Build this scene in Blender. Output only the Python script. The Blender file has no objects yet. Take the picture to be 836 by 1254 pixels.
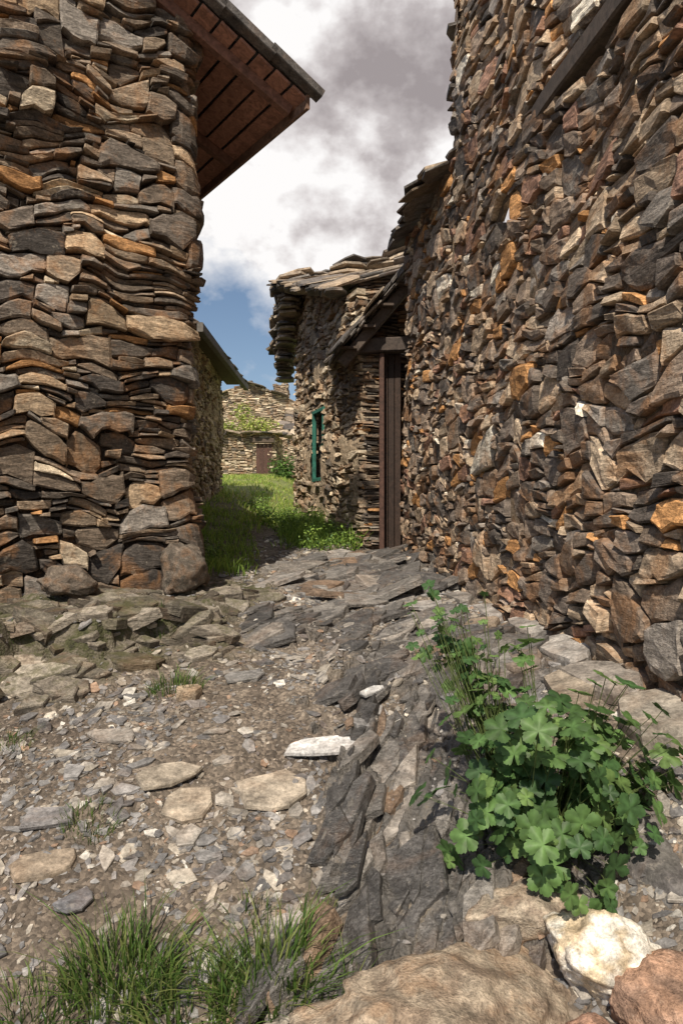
import bpy, math, numpy as np, bmesh
from mathutils import Vector, Matrix
scene=bpy.context.scene
# ---------------------------------------------------------------- noise
def _h(ix,iy,seed):
    n=(ix.astype(np.int64)*374761393+iy.astype(np.int64)*668265263+seed*974634777)&0x7fffffff
    n=((n^(n>>13))*1274126177)&0x7fffffff
    n=n^(n>>16)
    return (n&0xffff)/65535.0
def vn(x,y,seed=0):
    x=np.asarray(x,float);y=np.asarray(y,float)
    ix=np.floor(x);iy=np.floor(y);fx=x-ix;fy=y-iy
    u=fx*fx*fx*(fx*(fx*6-15)+10);v=fy*fy*fy*(fy*(fy*6-15)+10)
    def g(a,b,dx,dy):
        t=_h(a,b,seed)*2*np.pi
        return np.cos(t)*dx+np.sin(t)*dy
    a=g(ix,iy,fx,fy);b=g(ix+1,iy,fx-1,fy);c=g(ix,iy+1,fx,fy-1);d=g(ix+1,iy+1,fx-1,fy-1)
    return ((a*(1-u)+b*u)*(1-v)+(c*(1-u)+d*u)*v)*1.5
def fbm(x,y,seed=0,o=4,g=.5):
    r=0;a=1;f=1
    for i in range(o):
        r=r+a*vn(np.asarray(x)*f,np.asarray(y)*f,seed+i*17);a*=g;f*=2.03
    return r
def sst(x,a,b):
    t=np.clip((x-a)/(b-a),0,1);return t*t*(3-2*t)
def fract(x,y,sx,sy,ang,seed,tilt=1.):
    """fractured blocks: every cell is a tilted facet; returns height (-.5...5) and crack depth 0..1"""
    ca,sa=math.cos(ang),math.sin(ang)
    p=(x*ca+y*sa)/sx;q=(-x*sa+y*ca)/sy
    ip=np.floor(p);iq=np.floor(q)
    F1=np.full(p.shape,9.);F2=np.full(p.shape,9.);h=np.zeros(p.shape)
    for i in (-1,0,1):
        for j in (-1,0,1):
            a=ip+i;b=iq+j
            dx=p-(a+_h(a,b,seed));dy=q-(b+_h(a,b,seed+1))
            d=np.abs(dx)*.6+np.abs(dy)*.6+.5*np.sqrt(dx*dx+dy*dy)
            hh=_h(a,b,seed+2)-.5+tilt*((_h(a,b,seed+3)-.5)*dx+(_h(a,b,seed+4)-.5)*dy)
            m=d<F1
            F2=np.where(m,F1,np.minimum(F2,d));h=np.where(m,hh,h);F1=np.where(m,d,F1)
    return h,1-sst(F2-F1,0,.16)
# ---------------------------------------------------------------- mesh accumulation
class MB:
    def __init__(s): s.v=[];s.f=[];s.c=[];s.n=0
    def add(s,v,f,c):
        v=np.asarray(v,float)
        s.v.append(v)
        c=np.asarray(c,float)
        if c.ndim==1: c=np.tile(c,(len(v),1))
        s.c.append(c)
        o=s.n
        s.f.extend([tuple(i+o for i in q) for q in f])
        s.n+=len(v)
    def merge(s,g):
        s.v+=g.v;s.c+=g.c;n=s.n;s.f+=[tuple(i+n for i in q) for q in g.f];s.n+=g.n
    def obj(s,name,mat,parent=None,smooth=False):
        me=bpy.data.meshes.new(name)
        v=np.concatenate(s.v);c=np.concatenate(s.c)
        me.from_pydata(v.tolist(),[],s.f)
        a=me.color_attributes.new('Col','FLOAT_COLOR','POINT')
        cc=np.ones((len(v),4),np.float32);cc[:,:c.shape[1]]=c
        a.data.foreach_set('color',cc.ravel())
        me.polygons.foreach_set('use_smooth',[bool(smooth)]*len(me.polygons))
        me.materials.append(mat)
        o=bpy.data.objects.new(name,me);scene.collection.objects.link(o)
        if parent: o.parent=parent
        return o
def empty(name):
    e=bpy.data.objects.new(name,None);scene.collection.objects.link(e);return e
# ---------------------------------------------------------------- materials
def mat_base(name):
    m=bpy.data.materials.new(name);m.use_nodes=True
    nt=m.node_tree;b=nt.nodes['Principled BSDF']
    return m,nt,b
def N(nt,t,**k):
    n=nt.nodes.new(t)
    for a,b in k.items(): setattr(n,a,b)
    return n
def noise(nt,vec,scale,detail=6,rough=.6,dist=0):
    n=N(nt,'ShaderNodeTexNoise');n.inputs['Scale'].default_value=scale
    n.inputs['Detail'].default_value=detail;n.inputs['Roughness'].default_value=rough
    n.inputs['Distortion'].default_value=dist
    nt.links.new(vec,n.inputs['Vector']);return n
def ramp(nt,fac,stops):
    r=N(nt,'ShaderNodeValToRGB');e=r.color_ramp.elements
    while len(e)<len(stops): e.new(.5)
    for q,(p,c) in zip(e,stops):
        q.position=p;q.color=(c[0],c[1],c[2],1) if not isinstance(c,(int,float)) else (c,c,c,1)
    nt.links.new(fac,r.inputs[0]);return r
def mix(nt,fac,a,b,mode='MIX'):
    m=N(nt,'ShaderNodeMix',data_type='RGBA',blend_type=mode)
    for s,x in ((0,fac),(6,a),(7,b)):
        if isinstance(x,bpy.types.NodeSocket): nt.links.new(x,m.inputs[s])
        elif s==0: m.inputs[0].default_value=x
        else: m.inputs[s].default_value=(x[0],x[1],x[2],1)
    return m.outputs[2]
def math_(nt,op,a,b=0,c=0):
    m=N(nt,'ShaderNodeMath',operation=op)
    for i,x in enumerate((a,b,c)):
        if isinstance(x,bpy.types.NodeSocket): nt.links.new(x,m.inputs[i])
        else: m.inputs[i].default_value=x
    return m.outputs[0]
def stone_mat(name,rust=.5,bump=.6,scale=1.0,rough=.8,spec=.3,strata=True,lich=.35,gain=1.0,moss=0,r0=.50):
    m,nt,b=mat_base(name)
    tc=N(nt,'ShaderNodeTexCoord').outputs['Object']
    at=N(nt,'ShaderNodeAttribute',attribute_name='Col').outputs['Color']
    mp=N(nt,'ShaderNodeMapping');mp.inputs['Scale'].default_value=(1,1,4 if strata else 1)
    nt.links.new(tc,mp.inputs[0]);mv=mp.outputs[0]
    n1=noise(nt,mv,10*scale,5,.72,.3)
    v=ramp(nt,n1.outputs['Fac'],[(.28,.36*gain),(.5,.95*gain),(.72,1.75*gain)])
    c=mix(nt,1,at,v.outputs[0],'MULTIPLY')
    n2=noise(nt,tc,4.5*scale,4,.65,.5)
    rm=ramp(nt,n2.outputs['Fac'],[(r0,0),(r0+.15,rust)])
    c=mix(nt,rm.outputs[0],c,(.34,.165,.065))
    n3=noise(nt,tc,60*scale,3,.75)
    r3=ramp(nt,n3.outputs['Fac'],[(.3,.6),(.7,1.4)])
    c=mix(nt,1,c,r3.outputs[0],'MULTIPLY')
    n4=noise(nt,tc,15*scale,4,.8)
    lr=ramp(nt,n4.outputs['Fac'],[(.60,0),(.68,lich)])
    c=mix(nt,lr.outputs[0],c,(.46,.40,.32))
    if moss:
        n5=noise(nt,tc,7,6,.85,.3)
        geo=N(nt,'ShaderNodeNewGeometry').outputs['Normal']
        sz=N(nt,'ShaderNodeSeparateXYZ');nt.links.new(geo,sz.inputs[0])
        mm=ramp(nt,math_(nt,'MULTIPLY_ADD',sz.outputs[2],.10,n5.outputs['Fac']),[(.57,0),(.70,moss)])
        c=mix(nt,mm.outputs[0],c,(.085,.085,.032))
    nt.links.new(c,b.inputs['Base Color'])
    b.inputs['Roughness'].default_value=rough;b.inputs['Specular IOR Level'].default_value=spec
    bp=N(nt,'ShaderNodeBump');bp.inputs['Strength'].default_value=bump;bp.inputs['Distance'].default_value=.022
    nt.links.new(math_(nt,'MULTIPLY_ADD',n3.outputs['Fac'],.35,n1.outputs['Fac']),bp.inputs['Height'])
    nt.links.new(bp.outputs[0],b.inputs['Normal'])
    return m
M_stone=stone_mat('dry_stone',rust=.5,bump=.8,gain=1.12,r0=.49)
M_stoneR=stone_mat('rubble_stone',rust=.5,bump=.7,gain=1.22,r0=.48)
M_slate=stone_mat('slate',rust=.12,bump=.4,spec=.4,rough=.6,strata=False,lich=.2)
M_rock=stone_mat('bedrock',rust=.12,bump=1,spec=.5,rough=.45,lich=.28)
M_ledge=stone_mat('mossy_rock',rust=.15,bump=1,spec=.2,rough=.9,lich=.5,moss=.6)
M_boul=stone_mat('boulder_rock',rust=.3,bump=.9,scale=1.8,strata=False)
M_quartz=stone_mat('quartz',rust=.22,bump=.5,scale=2,strata=False,rough=.5)
M_mortar=stone_mat('clay_mortar',rust=.2,bump=1,scale=3,rough=.95,spec=.1,strata=False)
def wood_mat(name,c1,c2):
    m,nt,b=mat_base(name)
    tc=N(nt,'ShaderNodeTexCoord').outputs['Object']
    at=N(nt,'ShaderNodeAttribute',attribute_name='Col').outputs['Color']
    n=noise(nt,tc,14,5,.7,1.5)
    r=ramp(nt,n.outputs['Fac'],[(.3,c1),(.7,c2)])
    c=mix(nt,1,at,r.outputs[0],'MULTIPLY')
    nt.links.new(c,b.inputs['Base Color']);b.inputs['Roughness'].default_value=.75
    bp=N(nt,'ShaderNodeBump');bp.inputs['Strength'].default_value=.5;bp.inputs['Distance'].default_value=.01
    nt.links.new(n.outputs['Fac'],bp.inputs['Height']);nt.links.new(bp.outputs[0],b.inputs['Normal'])
    return m
M_wood=wood_mat('weathered_wood',(.45,.45,.45),(1.5,1.5,1.5))
def leaf_mat(name,trans=.3,rough=.45):
    m,nt,b=mat_base(name)
    at=N(nt,'ShaderNodeAttribute',attribute_name='Col').outputs['Color']
    tc=N(nt,'ShaderNodeTexCoord').outputs['Object']
    n=noise(nt,tc,30,2,.6);r=ramp(nt,n.outputs['Fac'],[(.3,.7),(.7,1.3)])
    c=mix(nt,1,at,r.outputs[0],'MULTIPLY')
    nt.links.new(c,b.inputs['Base Color']);b.inputs['Roughness'].default_value=rough
    b.inputs['Specular IOR Level'].default_value=.3
    tr=N(nt,'ShaderNodeBsdfTranslucent');
    hs=N(nt,'ShaderNodeHueSaturation');hs.inputs['Value'].default_value=1.4;nt.links.new(c,hs.inputs['Color'])
    nt.links.new(hs.outputs[0],tr.inputs[0])
    ms=N(nt,'ShaderNodeMixShader');ms.inputs[0].default_value=trans
    nt.links.new(b.outputs[0],ms.inputs[1]);nt.links.new(tr.outputs[0],ms.inputs[2])
    nt.links.new(ms.outputs[0],nt.nodes['Material Output'].inputs[0])
    return m
M_leaf=leaf_mat('leaf',.25,.5);M_grass=leaf_mat('grass_blade',.4,.5)
# ---------------------------------------------------------------- terrain height
_cy=np.array([-40,-2,0,1.2,1.8,2.47,3.3,4.6,6,8.7,13,18,24,32,60,400.])
_cz=np.array([-3,-1.75,-1.65,-1.52,-1.35,-1.1,-.88,-.70,-.56,-.37,0,.5,.85,1.25,2.2,4.])
_yy=np.concatenate([np.arange(-40,40,.05),np.arange(40,401,5.)])
_zz=np.interp(_yy,_cy,_cz);_k=np.ones(15)/15
_zz[8:1500]=np.convolve(_zz,_k,'same')[8:1500]
def rockmask(x,y):
    n=fbm(x*2.6,y*2.6,5,5,.6)*.42
    m1=1-np.sqrt(((x-.32)/.42)**2+((y-2.45)/.75)**2)+n
    m2=1-np.sqrt(((x-.45)/.6)**2+((y-3.7)/.7)**2)+n
    m3=1-np.sqrt(((x-.2)/.75)**2+((y-6.1)/1.3)**2)+n
    m4=1-np.sqrt(((x+.15)/.5)**2+((y-4.4)/.4)**2)+n*1.2
    m5=1-np.sqrt(((x-.1)/.45)**2+((y-1.85)/.25)**2)+n
    return np.clip(np.maximum.reduce([sst(m1,0,.12),sst(m2,0,.15)*.8,sst(m3,0,.2)*.7,sst(m4,0,.15)*.7,sst(m5,0,.2)]),0,1)
def shelfmask(x,y):
    dL=(x+1)*.527-(y-5)*.85
    n=fbm(x*1.7,y*1.7,9,4)*.22
    return sst(-(dL+n),-1.02,-.90)*sst(-(x+n*.6),.55,.95)*sst(-y,-6.5,-5.2), sst(-(dL+n*2),-1.35,-1.05)*sst(-(x+n),.4,.9)*sst(-y,-6.5,-5.2)
def Hfull(x,y):
    x=np.asarray(x,float);y=np.asarray(y,float)
    C=np.interp(y,_yy,_zz)
    near=sst(-y,-14,-9)
    dR=1.66-.138*y-x
    R=np.interp(y,[0,1.8,2.6,3.5,5,7.8],[.45,.42,.31,.16,.04,0])
    z=C+R*sst(-dR,-1.15,0.)
    z=z+.38*sst(-x,.7,1.9)*sst(y,7.0,11)
    z=z+.30*sst(x,-.9,.1)*sst(y,8.3,10)*sst(-y,-20,-12)
    f1,k1=fract(x,y,.34,.15,.35,61);f2,k2=fract(x,y,.13,.06,.25,71)
    g1,l1=fract(x,y,.16,.55,-.40,91,1.2);g2,l2=fract(x,y,.05,.24,-.42,96,1.2);g3,l3=fract(x,y,.30,.25,.2,97,1.5)
    s1,s2=shelfmask(x+.12*f1,y+.14*f1)
    z=z+s2*.04+s1*np.maximum(-.62-z,.0)
    rm=rockmask(x,y)
    z=z+near*(.028*fbm(x*1.3,y*1.3,1,3)+.012*fbm(x*6,y*6,2,4)+.005*fbm(x*28,y*28,3,3))
    z=z+rm*(.03+.060*g1+.026*g2+.05*g3-.012*l1-.006*l2+.007*fbm(x*20,y*20,12,3))
    ss=np.clip(s2-rm,0,1)
    z=z+ss*(.045*f1+.020*f2-.012*k1+.03*fbm(x*4,y*4,19,4))
    return z,rm,s2
def H(x,y): return Hfull(x,y)[0]
def grow(a,b,s,f=1.25):
    o=[];d=s
    while a<b: d*=f;a+=d;o.append(a)
    return o
xs=np.array([-v for v in grow(2.6,300,.03)][::-1]+list(np.arange(-2.6,-.4,.013))+list(np.arange(-.4,1.1,.009))+list(np.arange(1.1,1.75,.013))+grow(1.75,300,.03))
ys=np.array([-v for v in grow(-1.2,30,.05)][::-1]+list(np.arange(1.25,3.4,.009))+list(np.arange(3.4,5.3,.0125))+list(np.arange(5.31,9,.025))+list(np.arange(9.02,20,.09))+grow(20,390,.1))
X,Y=np.meshgrid(xs,ys)
Z,RM,SM=Hfull(X,Y)
ny,nx=X.shape
me=bpy.data.meshes.new('ground')
idx=np.arange(nx*ny).reshape(ny,nx)
q=np.stack([idx[:-1,:-1],idx[:-1,1:],idx[1:,1:],idx[1:,:-1]],-1).reshape(-1,4)
me.vertices.add(nx*ny);me.vertices.foreach_set('co',np.stack([X,Y,Z],-1).ravel())
me.loops.add(q.size);me.loops.foreach_set('vertex_index',q.ravel())
me.polygons.add(len(q));me.polygons.foreach_set('loop_start',np.arange(len(q))*4)
me.update(calc_edges=True);me.validate()
me.polygons.foreach_set('use_smooth',[False]*len(me.polygons))
ca=me.color_attributes.new('Col','FLOAT_COLOR','POINT')
grassm=np.clip(sst(Y,9,12),0,1)
ca.data.foreach_set('color',np.stack([RM,SM,grassm,np.ones_like(RM)],-1).astype(np.float32).ravel())
ground=bpy.data.objects.new('ground',me);scene.collection.objects.link(ground)
m,nt,b=mat_base('ground_earth_rock')
tc=N(nt,'ShaderNodeTexCoord').outputs['Object']
at=N(nt,'ShaderNodeAttribute',attribute_name='Col').outputs['Color']
sp=N(nt,'ShaderNodeSeparateColor');nt.links.new(at,sp.inputs[0])
n1=noise(nt,tc,2.6,6,.7,.3);soil=ramp(nt,n1.outputs['Fac'],[(.3,(.085,.065,.05)),(.5,(.165,.133,.104)),(.7,(.27,.225,.18))])
vo=N(nt,'ShaderNodeTexVoronoi');vo.inputs['Scale'].default_value=75;nt.links.new(tc,vo.inputs['Vector'])
hv=N(nt,'ShaderNodeSeparateColor');nt.links.new(vo.outputs['Color'],hv.inputs[0])
peb=ramp(nt,hv.outputs[0],[(0,.5),(.6,1),(1,1.7)])
soilc=mix(nt,1,soil.outputs[0],peb.outputs[0],'MULTIPLY')
n2=noise(nt,tc,6,7,.75,.5);rock=ramp(nt,n2.outputs['Fac'],[(.3,(.035,.033,.031)),(.45,(.085,.079,.073)),(.56,(.16,.145,.13)),(.63,(.20,.165,.125)),(.75,(.32,.29,.25))])
c=mix(nt,sp.outputs[0],soilc,rock.outputs[0])
n3=noise(nt,tc,6,7,.8,.3);moss=ramp(nt,n3.outputs['Fac'],[(.34,(.03,.027,.018)),(.44,(.075,.078,.030)),(.50,(.11,.10,.06)),(.58,(.21,.18,.14)),(.7,(.34,.30,.25))])
c=mix(nt,sp.outputs[1],c,moss.outputs[0])
n5=noise(nt,tc,1.1,4,.7);gr=ramp(nt,n5.outputs['Fac'],[(.3,(.11,.14,.035)),(.7,(.24,.26,.08))])
c=mix(nt,sp.outputs[2],c,gr.outputs[0])
nt.links.new(c,b.inputs['Base Color'])
rr=N(nt,'ShaderNodeMapRange');nt.links.new(sp.outputs[0],rr.inputs[0]);rr.inputs[3].default_value=.9;rr.inputs[4].default_value=.48
nt.links.new(rr.outputs[0],b.inputs['Roughness'])
bp=N(nt,'ShaderNodeBump');bp.inputs['Strength'].default_value=.9;bp.inputs['Distance'].default_value=.014
n6=noise(nt,tc,45,5,.75)
nt.links.new(math_(nt,'MULTIPLY_ADD',vo.outputs['Distance'],-.5,n6.outputs['Fac']),bp.inputs['Height']);nt.links.new(bp.outputs[0],b.inputs['Normal'])
me.materials.append(m)
# ---------------------------------------------------------------- stone walls
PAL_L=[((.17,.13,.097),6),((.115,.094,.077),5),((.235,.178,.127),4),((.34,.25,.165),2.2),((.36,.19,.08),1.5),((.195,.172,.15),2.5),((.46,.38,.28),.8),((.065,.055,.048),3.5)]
PAL_R=[((.21,.16,.122),6),((.135,.11,.092),5),((.30,.23,.165),5),((.41,.32,.23),2.8),((.42,.22,.09),2.2),((.21,.185,.162),2),((.68,.62,.52),.8),((.24,.14,.10),2),((.08,.067,.058),3.5)]
PAL_B=[((.30,.24,.175),5),((.22,.175,.13),4),((.42,.345,.25),5),((.52,.44,.33),3),((.13,.11,.09),2)]
PAL_S=[((.08,.071,.064),4),((.14,.123,.108),4),((.20,.17,.145),2),((.26,.20,.14),1)]
def pick(rng,pal):
    w=np.array([p[1] for p in pal]);i=rng.choice(len(pal),p=w/w.sum())
    return np.array(pal[i][0])*rng.uniform(.65,1.35)
class Path:
    def __init__(s,pts,rad):
        P=[]
        for a,b in zip(pts[:-1],pts[1:]):
            a=np.array(a);b=np.array(b);n=max(2,int(np.linalg.norm(b-a)/.02))
            P+= [a+(b-a)*t for t in np.linspace(0,1,n,endpoint=False)]
        P.append(np.array(pts[-1]));P=np.array(P)
        k=max(1,int(rad/.02))
        Pp=np.pad(P,((k,k),(0,0)),mode='reflect',reflect_type='odd')
        ker=np.ones(2*k+1)/(2*k+1)
        P=np.stack([np.convolve(Pp[:,i],ker,'valid') for i in (0,1)],-1)
        d=np.gradient(P,axis=0);d/=np.linalg.norm(d,axis=1)[:,None]
        s.P=P;s.N=np.stack([-d[:,1],d[:,0]],-1)
        s.S=np.concatenate([[0],np.cumsum(np.linalg.norm(np.diff(P,axis=0),axis=1))]);s.L=s.S[-1]
    def at(s,q):
        return (np.interp(q,s.S,s.P[:,0]),np.interp(q,s.S,s.P[:,1]),np.interp(q,s.S,s.N[:,0]),np.interp(q,s.S,s.N[:,1]))
def wall(label,parent,pts,zb,zt,size,pal,seed,rad=.2,batter=0.,zref=1.,amp=.05,prot=(0,.05),holes=(),mat=None,mort=0.,mcol=(.10,.08,.06),ds=.014,fine=.05,core=-.035,wob=.05,tl=.12,pw=1.4,mth=(.12,.45),taper=.45):
    rng=np.random.default_rng(seed);pa=Path(pts,rad)
    n=int(pa.L/ds);S=(np.arange(n)+.5)*ds
    x,y,_,_=pa.at(S)
    bot=zb(x,y)-.12;top=zt(x,y)
    sky=bot+rng.uniform(0,.03,n);mb=MB()
    def world(s,z,d):
        z2=z+amp*vn(s*1.1,z*1.1,seed+3)+amp*.5*vn(s*3.1,z*3.1,seed+4)
        s2=s+amp*.4*vn(s*2,z*2,seed+5)
        px,py,qx,qy=pa.at(s2)
        dd=d-batter*(z-zref)+wob*vn(s*.9,z*.9,seed+8)
        return np.stack([px+qx*dd,py+qy*dd,z2],-1)
    it=0
    while it<20000:
        it+=1
        k=np.where(sky<top,sky,1e9);i=int(np.argmin(k))
        if k[i]>1e8: break
        L,h=size(rng,S[i],sky[i])
        tol=max(.010,h*.45);l=r=i
        while l>0 and abs(sky[l-1]-sky[i])<tol: l-=1
        while r<n-1 and abs(sky[r+1]-sky[i])<tol: r+=1
        w=max(3,int(L/ds))
        if r-l+1>w*1.45:
            if rng.random()<.5: r=l+w-1
            else: l=r-w+1
        cnt=r-l+1
        if cnt*ds<.04:
            nb=[]
            if l>0: nb.append(sky[l-1])
            if r<n-1: nb.append(sky[r+1])
            sky[l:r+1]=max(min(nb) if nb else 0,sky[l:r+1].max()+.01);continue
        h=min(h,cnt*ds*1.1)
        b=sky[l:r+1].copy();tt=np.linspace(-1,1,cnt)
        T=b.mean()+h*(1+tl*rng.normal()*tt-.10*rng.random()*tt**2)
        T=np.maximum(T,b+.014)
        sky[l:r+1]=T
        sc=S[(l+r)//2];zc=(b.mean()+T.mean())/2
        if any(a<sc<bb and c<zc<d for a,bb,c,d in holes): continue
        Lr=cnt*ds;ext=rng.uniform(-.006,.008)
        nc=int(np.clip(Lr/fine,2,9));hh=(T-b).mean()
        ti=np.linspace(.05,.95,nc);ti[1:-1]+=rng.uniform(-.2,.2,max(0,nc-2))/nc
        t=np.concatenate([[0,0.0],ti,[1.,1.]])
        nr=2 if hh<.07 else (3 if hh<.15 else 4)
        ri=np.linspace(.12,.88,nr);rr=np.concatenate([[0,0.],ri,[1.,1.]])
        tq=np.linspace(0,1,cnt)
        bb_=np.interp(t,tq,b);TT=np.interp(t,tq,T)
        e=rng.uniform(0,taper,4)*rng.random(4)
        q0=np.clip(1-t/.25,0,1);q1=np.clip(1-(1-t)/.25,0,1);hl=TT-bb_
        jag=rng.uniform(-.09,.09,len(t))*hl;jag[0]=jag[1];jag[-1]=jag[-2]
        jag2=rng.uniform(-.09,.09,len(t))*hl;jag2[0]=jag2[1];jag2[-1]=jag2[-2]
        gp=min(.004,hh*.07)
        bz=bb_+hl*(e[0]*q0+e[1]*q1)+jag+gp;tz=TT-hl*(e[2]*q0+e[3]*q1)+jag2-gp
        ls=S[l]-ds/2-ext;rs=S[r]+ds/2+ext
        Tm,Rm=np.meshgrid(t,rr)
        sl=rng.uniform(-.4,.4)*min(hh,.12)
        s_=ls+(rs-ls)*Tm+sl*(Rm-.5)*(1-2*np.abs(Tm-.5))
        z_=bz[None,:]*(1-Rm)+tz[None,:]*Rm
        P=prot[0]+(prot[1]-prot[0])*rng.random()**pw+(.02 if rng.random()<.05 else 0)
        D=P+rng.uniform(-.012,.012)*(Tm-.5)*2+rng.uniform(-.014,.012)*(Rm-.5)*2+rng.uniform(-.006,.006,Tm.shape)
        D[[1,-2],:]-=rng.uniform(.002,.014);D[:,[1,-2]]-=rng.uniform(.003,.016)
        D[[0,-1],:]=-.09;D[:,[0,-1]]=-.09
        V=world(s_.ravel(),z_.ravel(),D.ravel())
        R_,C_=Tm.shape
        ii=np.arange(R_*C_).reshape(R_,C_)
        F=np.stack([ii[:-1,:-1],ii[1:,:-1],ii[1:,1:],ii[:-1,1:]],-1).reshape(-1,4)
        col=pick(rng,pal)
        cv=col[None,:]*rng.uniform(.88,1.12,(len(V),1))
        mb.add(V,F.tolist(),cv)
    mb.obj(label+'_stones',mat or M_stone,parent)
    mc=MB();g=.05
    sn=max(3,int(pa.L/g));zz0=bot.min();zz1=top.max();zn=max(3,int((zz1-zz0)/g))
    s1=np.linspace(0,pa.L,sn);px,py,_,_=pa.at(s1)
    zb1=zb(px,py)-.15;zt1=zt(px,py)
    Rm=np.linspace(0,1,zn)[:,None]*np.ones(sn)[None,:]
    Sm=np.ones(zn)[:,None]*s1[None,:];Zm=zb1[None,:]*(1-Rm)+zt1[None,:]*Rm
    Dm=core+.012*fbm(Sm*5,Zm*5,seed+9,3)
    if mort>0: Dm=Dm+mort*sst(fbm(Sm*.9,Zm*.9,seed+11,3),*mth)+.006*fbm(Sm*14,Zm*14,seed+12,2)
    V=world(Sm.ravel(),Zm.ravel(),Dm.ravel())
    ii=np.arange(zn*sn).reshape(zn,sn)
    F=np.stack([ii[:-1,:-1],ii[1:,:-1],ii[1:,1:],ii[:-1,1:]],-1).reshape(-1,4)
    if holes:
        cs=(Sm[:-1,:-1]+g/2).ravel();cz=(Zm[:-1,:-1]+g/2).ravel();ok=np.ones(len(F),bool)
        for a,bb,c,d in holes: ok&=~((cs>a)&(cs<bb)&(cz>c)&(cz<d))
        F=F[ok]
    mc.add(V,F.tolist(),np.array(mcol));mc.obj(label+'_clay_core',M_mortar,parent)
    return pa,world
def slab(mb,c,ax,ay,az,rx,ry,th,col,rng,n=8,bev=.12,jit=.22,square=.6):
    """irregular split stone: polygon in (ax,ay), thickness along az"""
    c=np.array(c,float);ax=np.array(ax,float);ay=np.array(ay,float);az=np.array(az,float)
    a=np.linspace(0,2*np.pi,n,endpoint=False)+rng.uniform(-.2,.2,n)+rng.random()
    co=np.cos(a);si=np.sin(a);k=(np.maximum(abs(co),abs(si))**-1)*square+(1-square)
    r=k*(1+rng.uniform(-jit,jit,n)*.8)
    U=co*r*rx;W=si*r*ry
    bot=np.stack([U,W],-1)*(1+rng.uniform(-.08,.04,(n,1)))
    rings=[(bot,-th/2),(np.stack([U,W],-1),th*(.5-.35)),(np.stack([U,W],-1)*(1-bev),th/2),(np.stack([U,W],-1)*.5,th/2)]
    V=[]
    for p,h in rings:
        hh=h+rng.uniform(-.06,.06,n)*th
        V.append(c+p[:,:1]*ax+p[:,1:]*ay+hh[:,None]*az)
    V.append((c+az*th*.5)[None]);V.append((c-az*th*.5)[None])
    V=np.concatenate(V);F=[]
    for k in range(3):
        for i in range(n):
            j=(i+1)%n;F.append((k*n+i,k*n+j,(k+1)*n+j,(k+1)*n+i))
    t=4*n
    for i in range(n):
        j=(i+1)%n;F.append((3*n+i,3*n+j,t));F.append((j,i,t+1))
    mb.add(V,F,np.array(col)[None,:]*rng.uniform(.9,1.1,(len(V),1)))
def box(mb,p0,p1,w,h,col,up=(0,0,1),seg=1,jit=0,rng=None):
    p0=np.array(p0,float);p1=np.array(p1,float);d=p1-p0;L=np.linalg.norm(d);d/=L
    up=np.array(up,float);s=np.cross(d,up);s/=np.linalg.norm(s);u=np.cross(s,d)
    bv=min(w,h)*.1
    prof=[(-w/2+bv,-h/2),(w/2-bv,-h/2),(w/2,-h/2+bv),(w/2,h/2-bv),(w/2-bv,h/2),(-w/2+bv,h/2),(-w/2,h/2-bv),(-w/2,-h/2+bv)]
    V=[];F=[];n=8
    for k in range(seg+1):
        t=k/seg
        o=np.zeros(3) if rng is None else rng.normal(size=3)*jit
        for a,b in prof: V.append(p0+d*L*t+s*a+u*b+o)
    for k in range(seg):
        for i in range(n):
            j=(i+1)%n;F.append((k*n+i,k*n+j,(k+1)*n+j,(k+1)*n+i))
    F.append(tuple(range(n))[::-1]);F.append(tuple(seg*n+i for i in range(n)))
    mb.add(V,F,np.array(col,float))
def slates(mb,P00,P10,P01,P11,nu,nv,rng,pal,th=.03,ov=1.35,layers=1,jz=.02,tilt=.08):
    P00,P10,P01,P11=[np.array(p,float) for p in (P00,P10,P01,P11)]
    for l in range(layers):
        for j in range(nv):
            for i in range(nu):
                u=(i+.5+rng.uniform(-.3,.3)+(.5 if j%2 else 0))/nu;v=(j+.5+rng.uniform(-.15,.15))/nv
                u=min(u,1.02)
                p=(P00*(1-u)+P10*u)*(1-v)+(P01*(1-u)+P11*u)*v
                eu=(P10-P00)*(1-v)+(P11-P01)*v;ev=(P01-P00)*(1-u)+(P11-P10)*u
                Lu=np.linalg.norm(eu);Lv=np.linalg.norm(ev);eu=eu/Lu;ev=ev/Lv
                nn=np.cross(eu,ev);nn/=np.linalg.norm(nn)
                if nn[2]<0: nn=-nn
                nn=nn+rng.normal(size=3)*tilt;nn/=np.linalg.norm(nn)
                ax=np.cross(ev,nn);ax/=np.linalg.norm(ax);ay=np.cross(nn,ax)
                slab(mb,p+nn*(l*th*1.05+rng.uniform(0,jz)),ax,ay,nn,Lu/nu*ov*.5*rng.uniform(.8,1.2),Lv/nv*ov*.5*rng.uniform(.85,1.2),th*rng.uniform(.6,1.3),pick(rng,pal),rng,n=7)
def const(v): return lambda x,y: np.full(np.shape(x),float(v))
base=lambda x,y: H(x,y)
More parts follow.
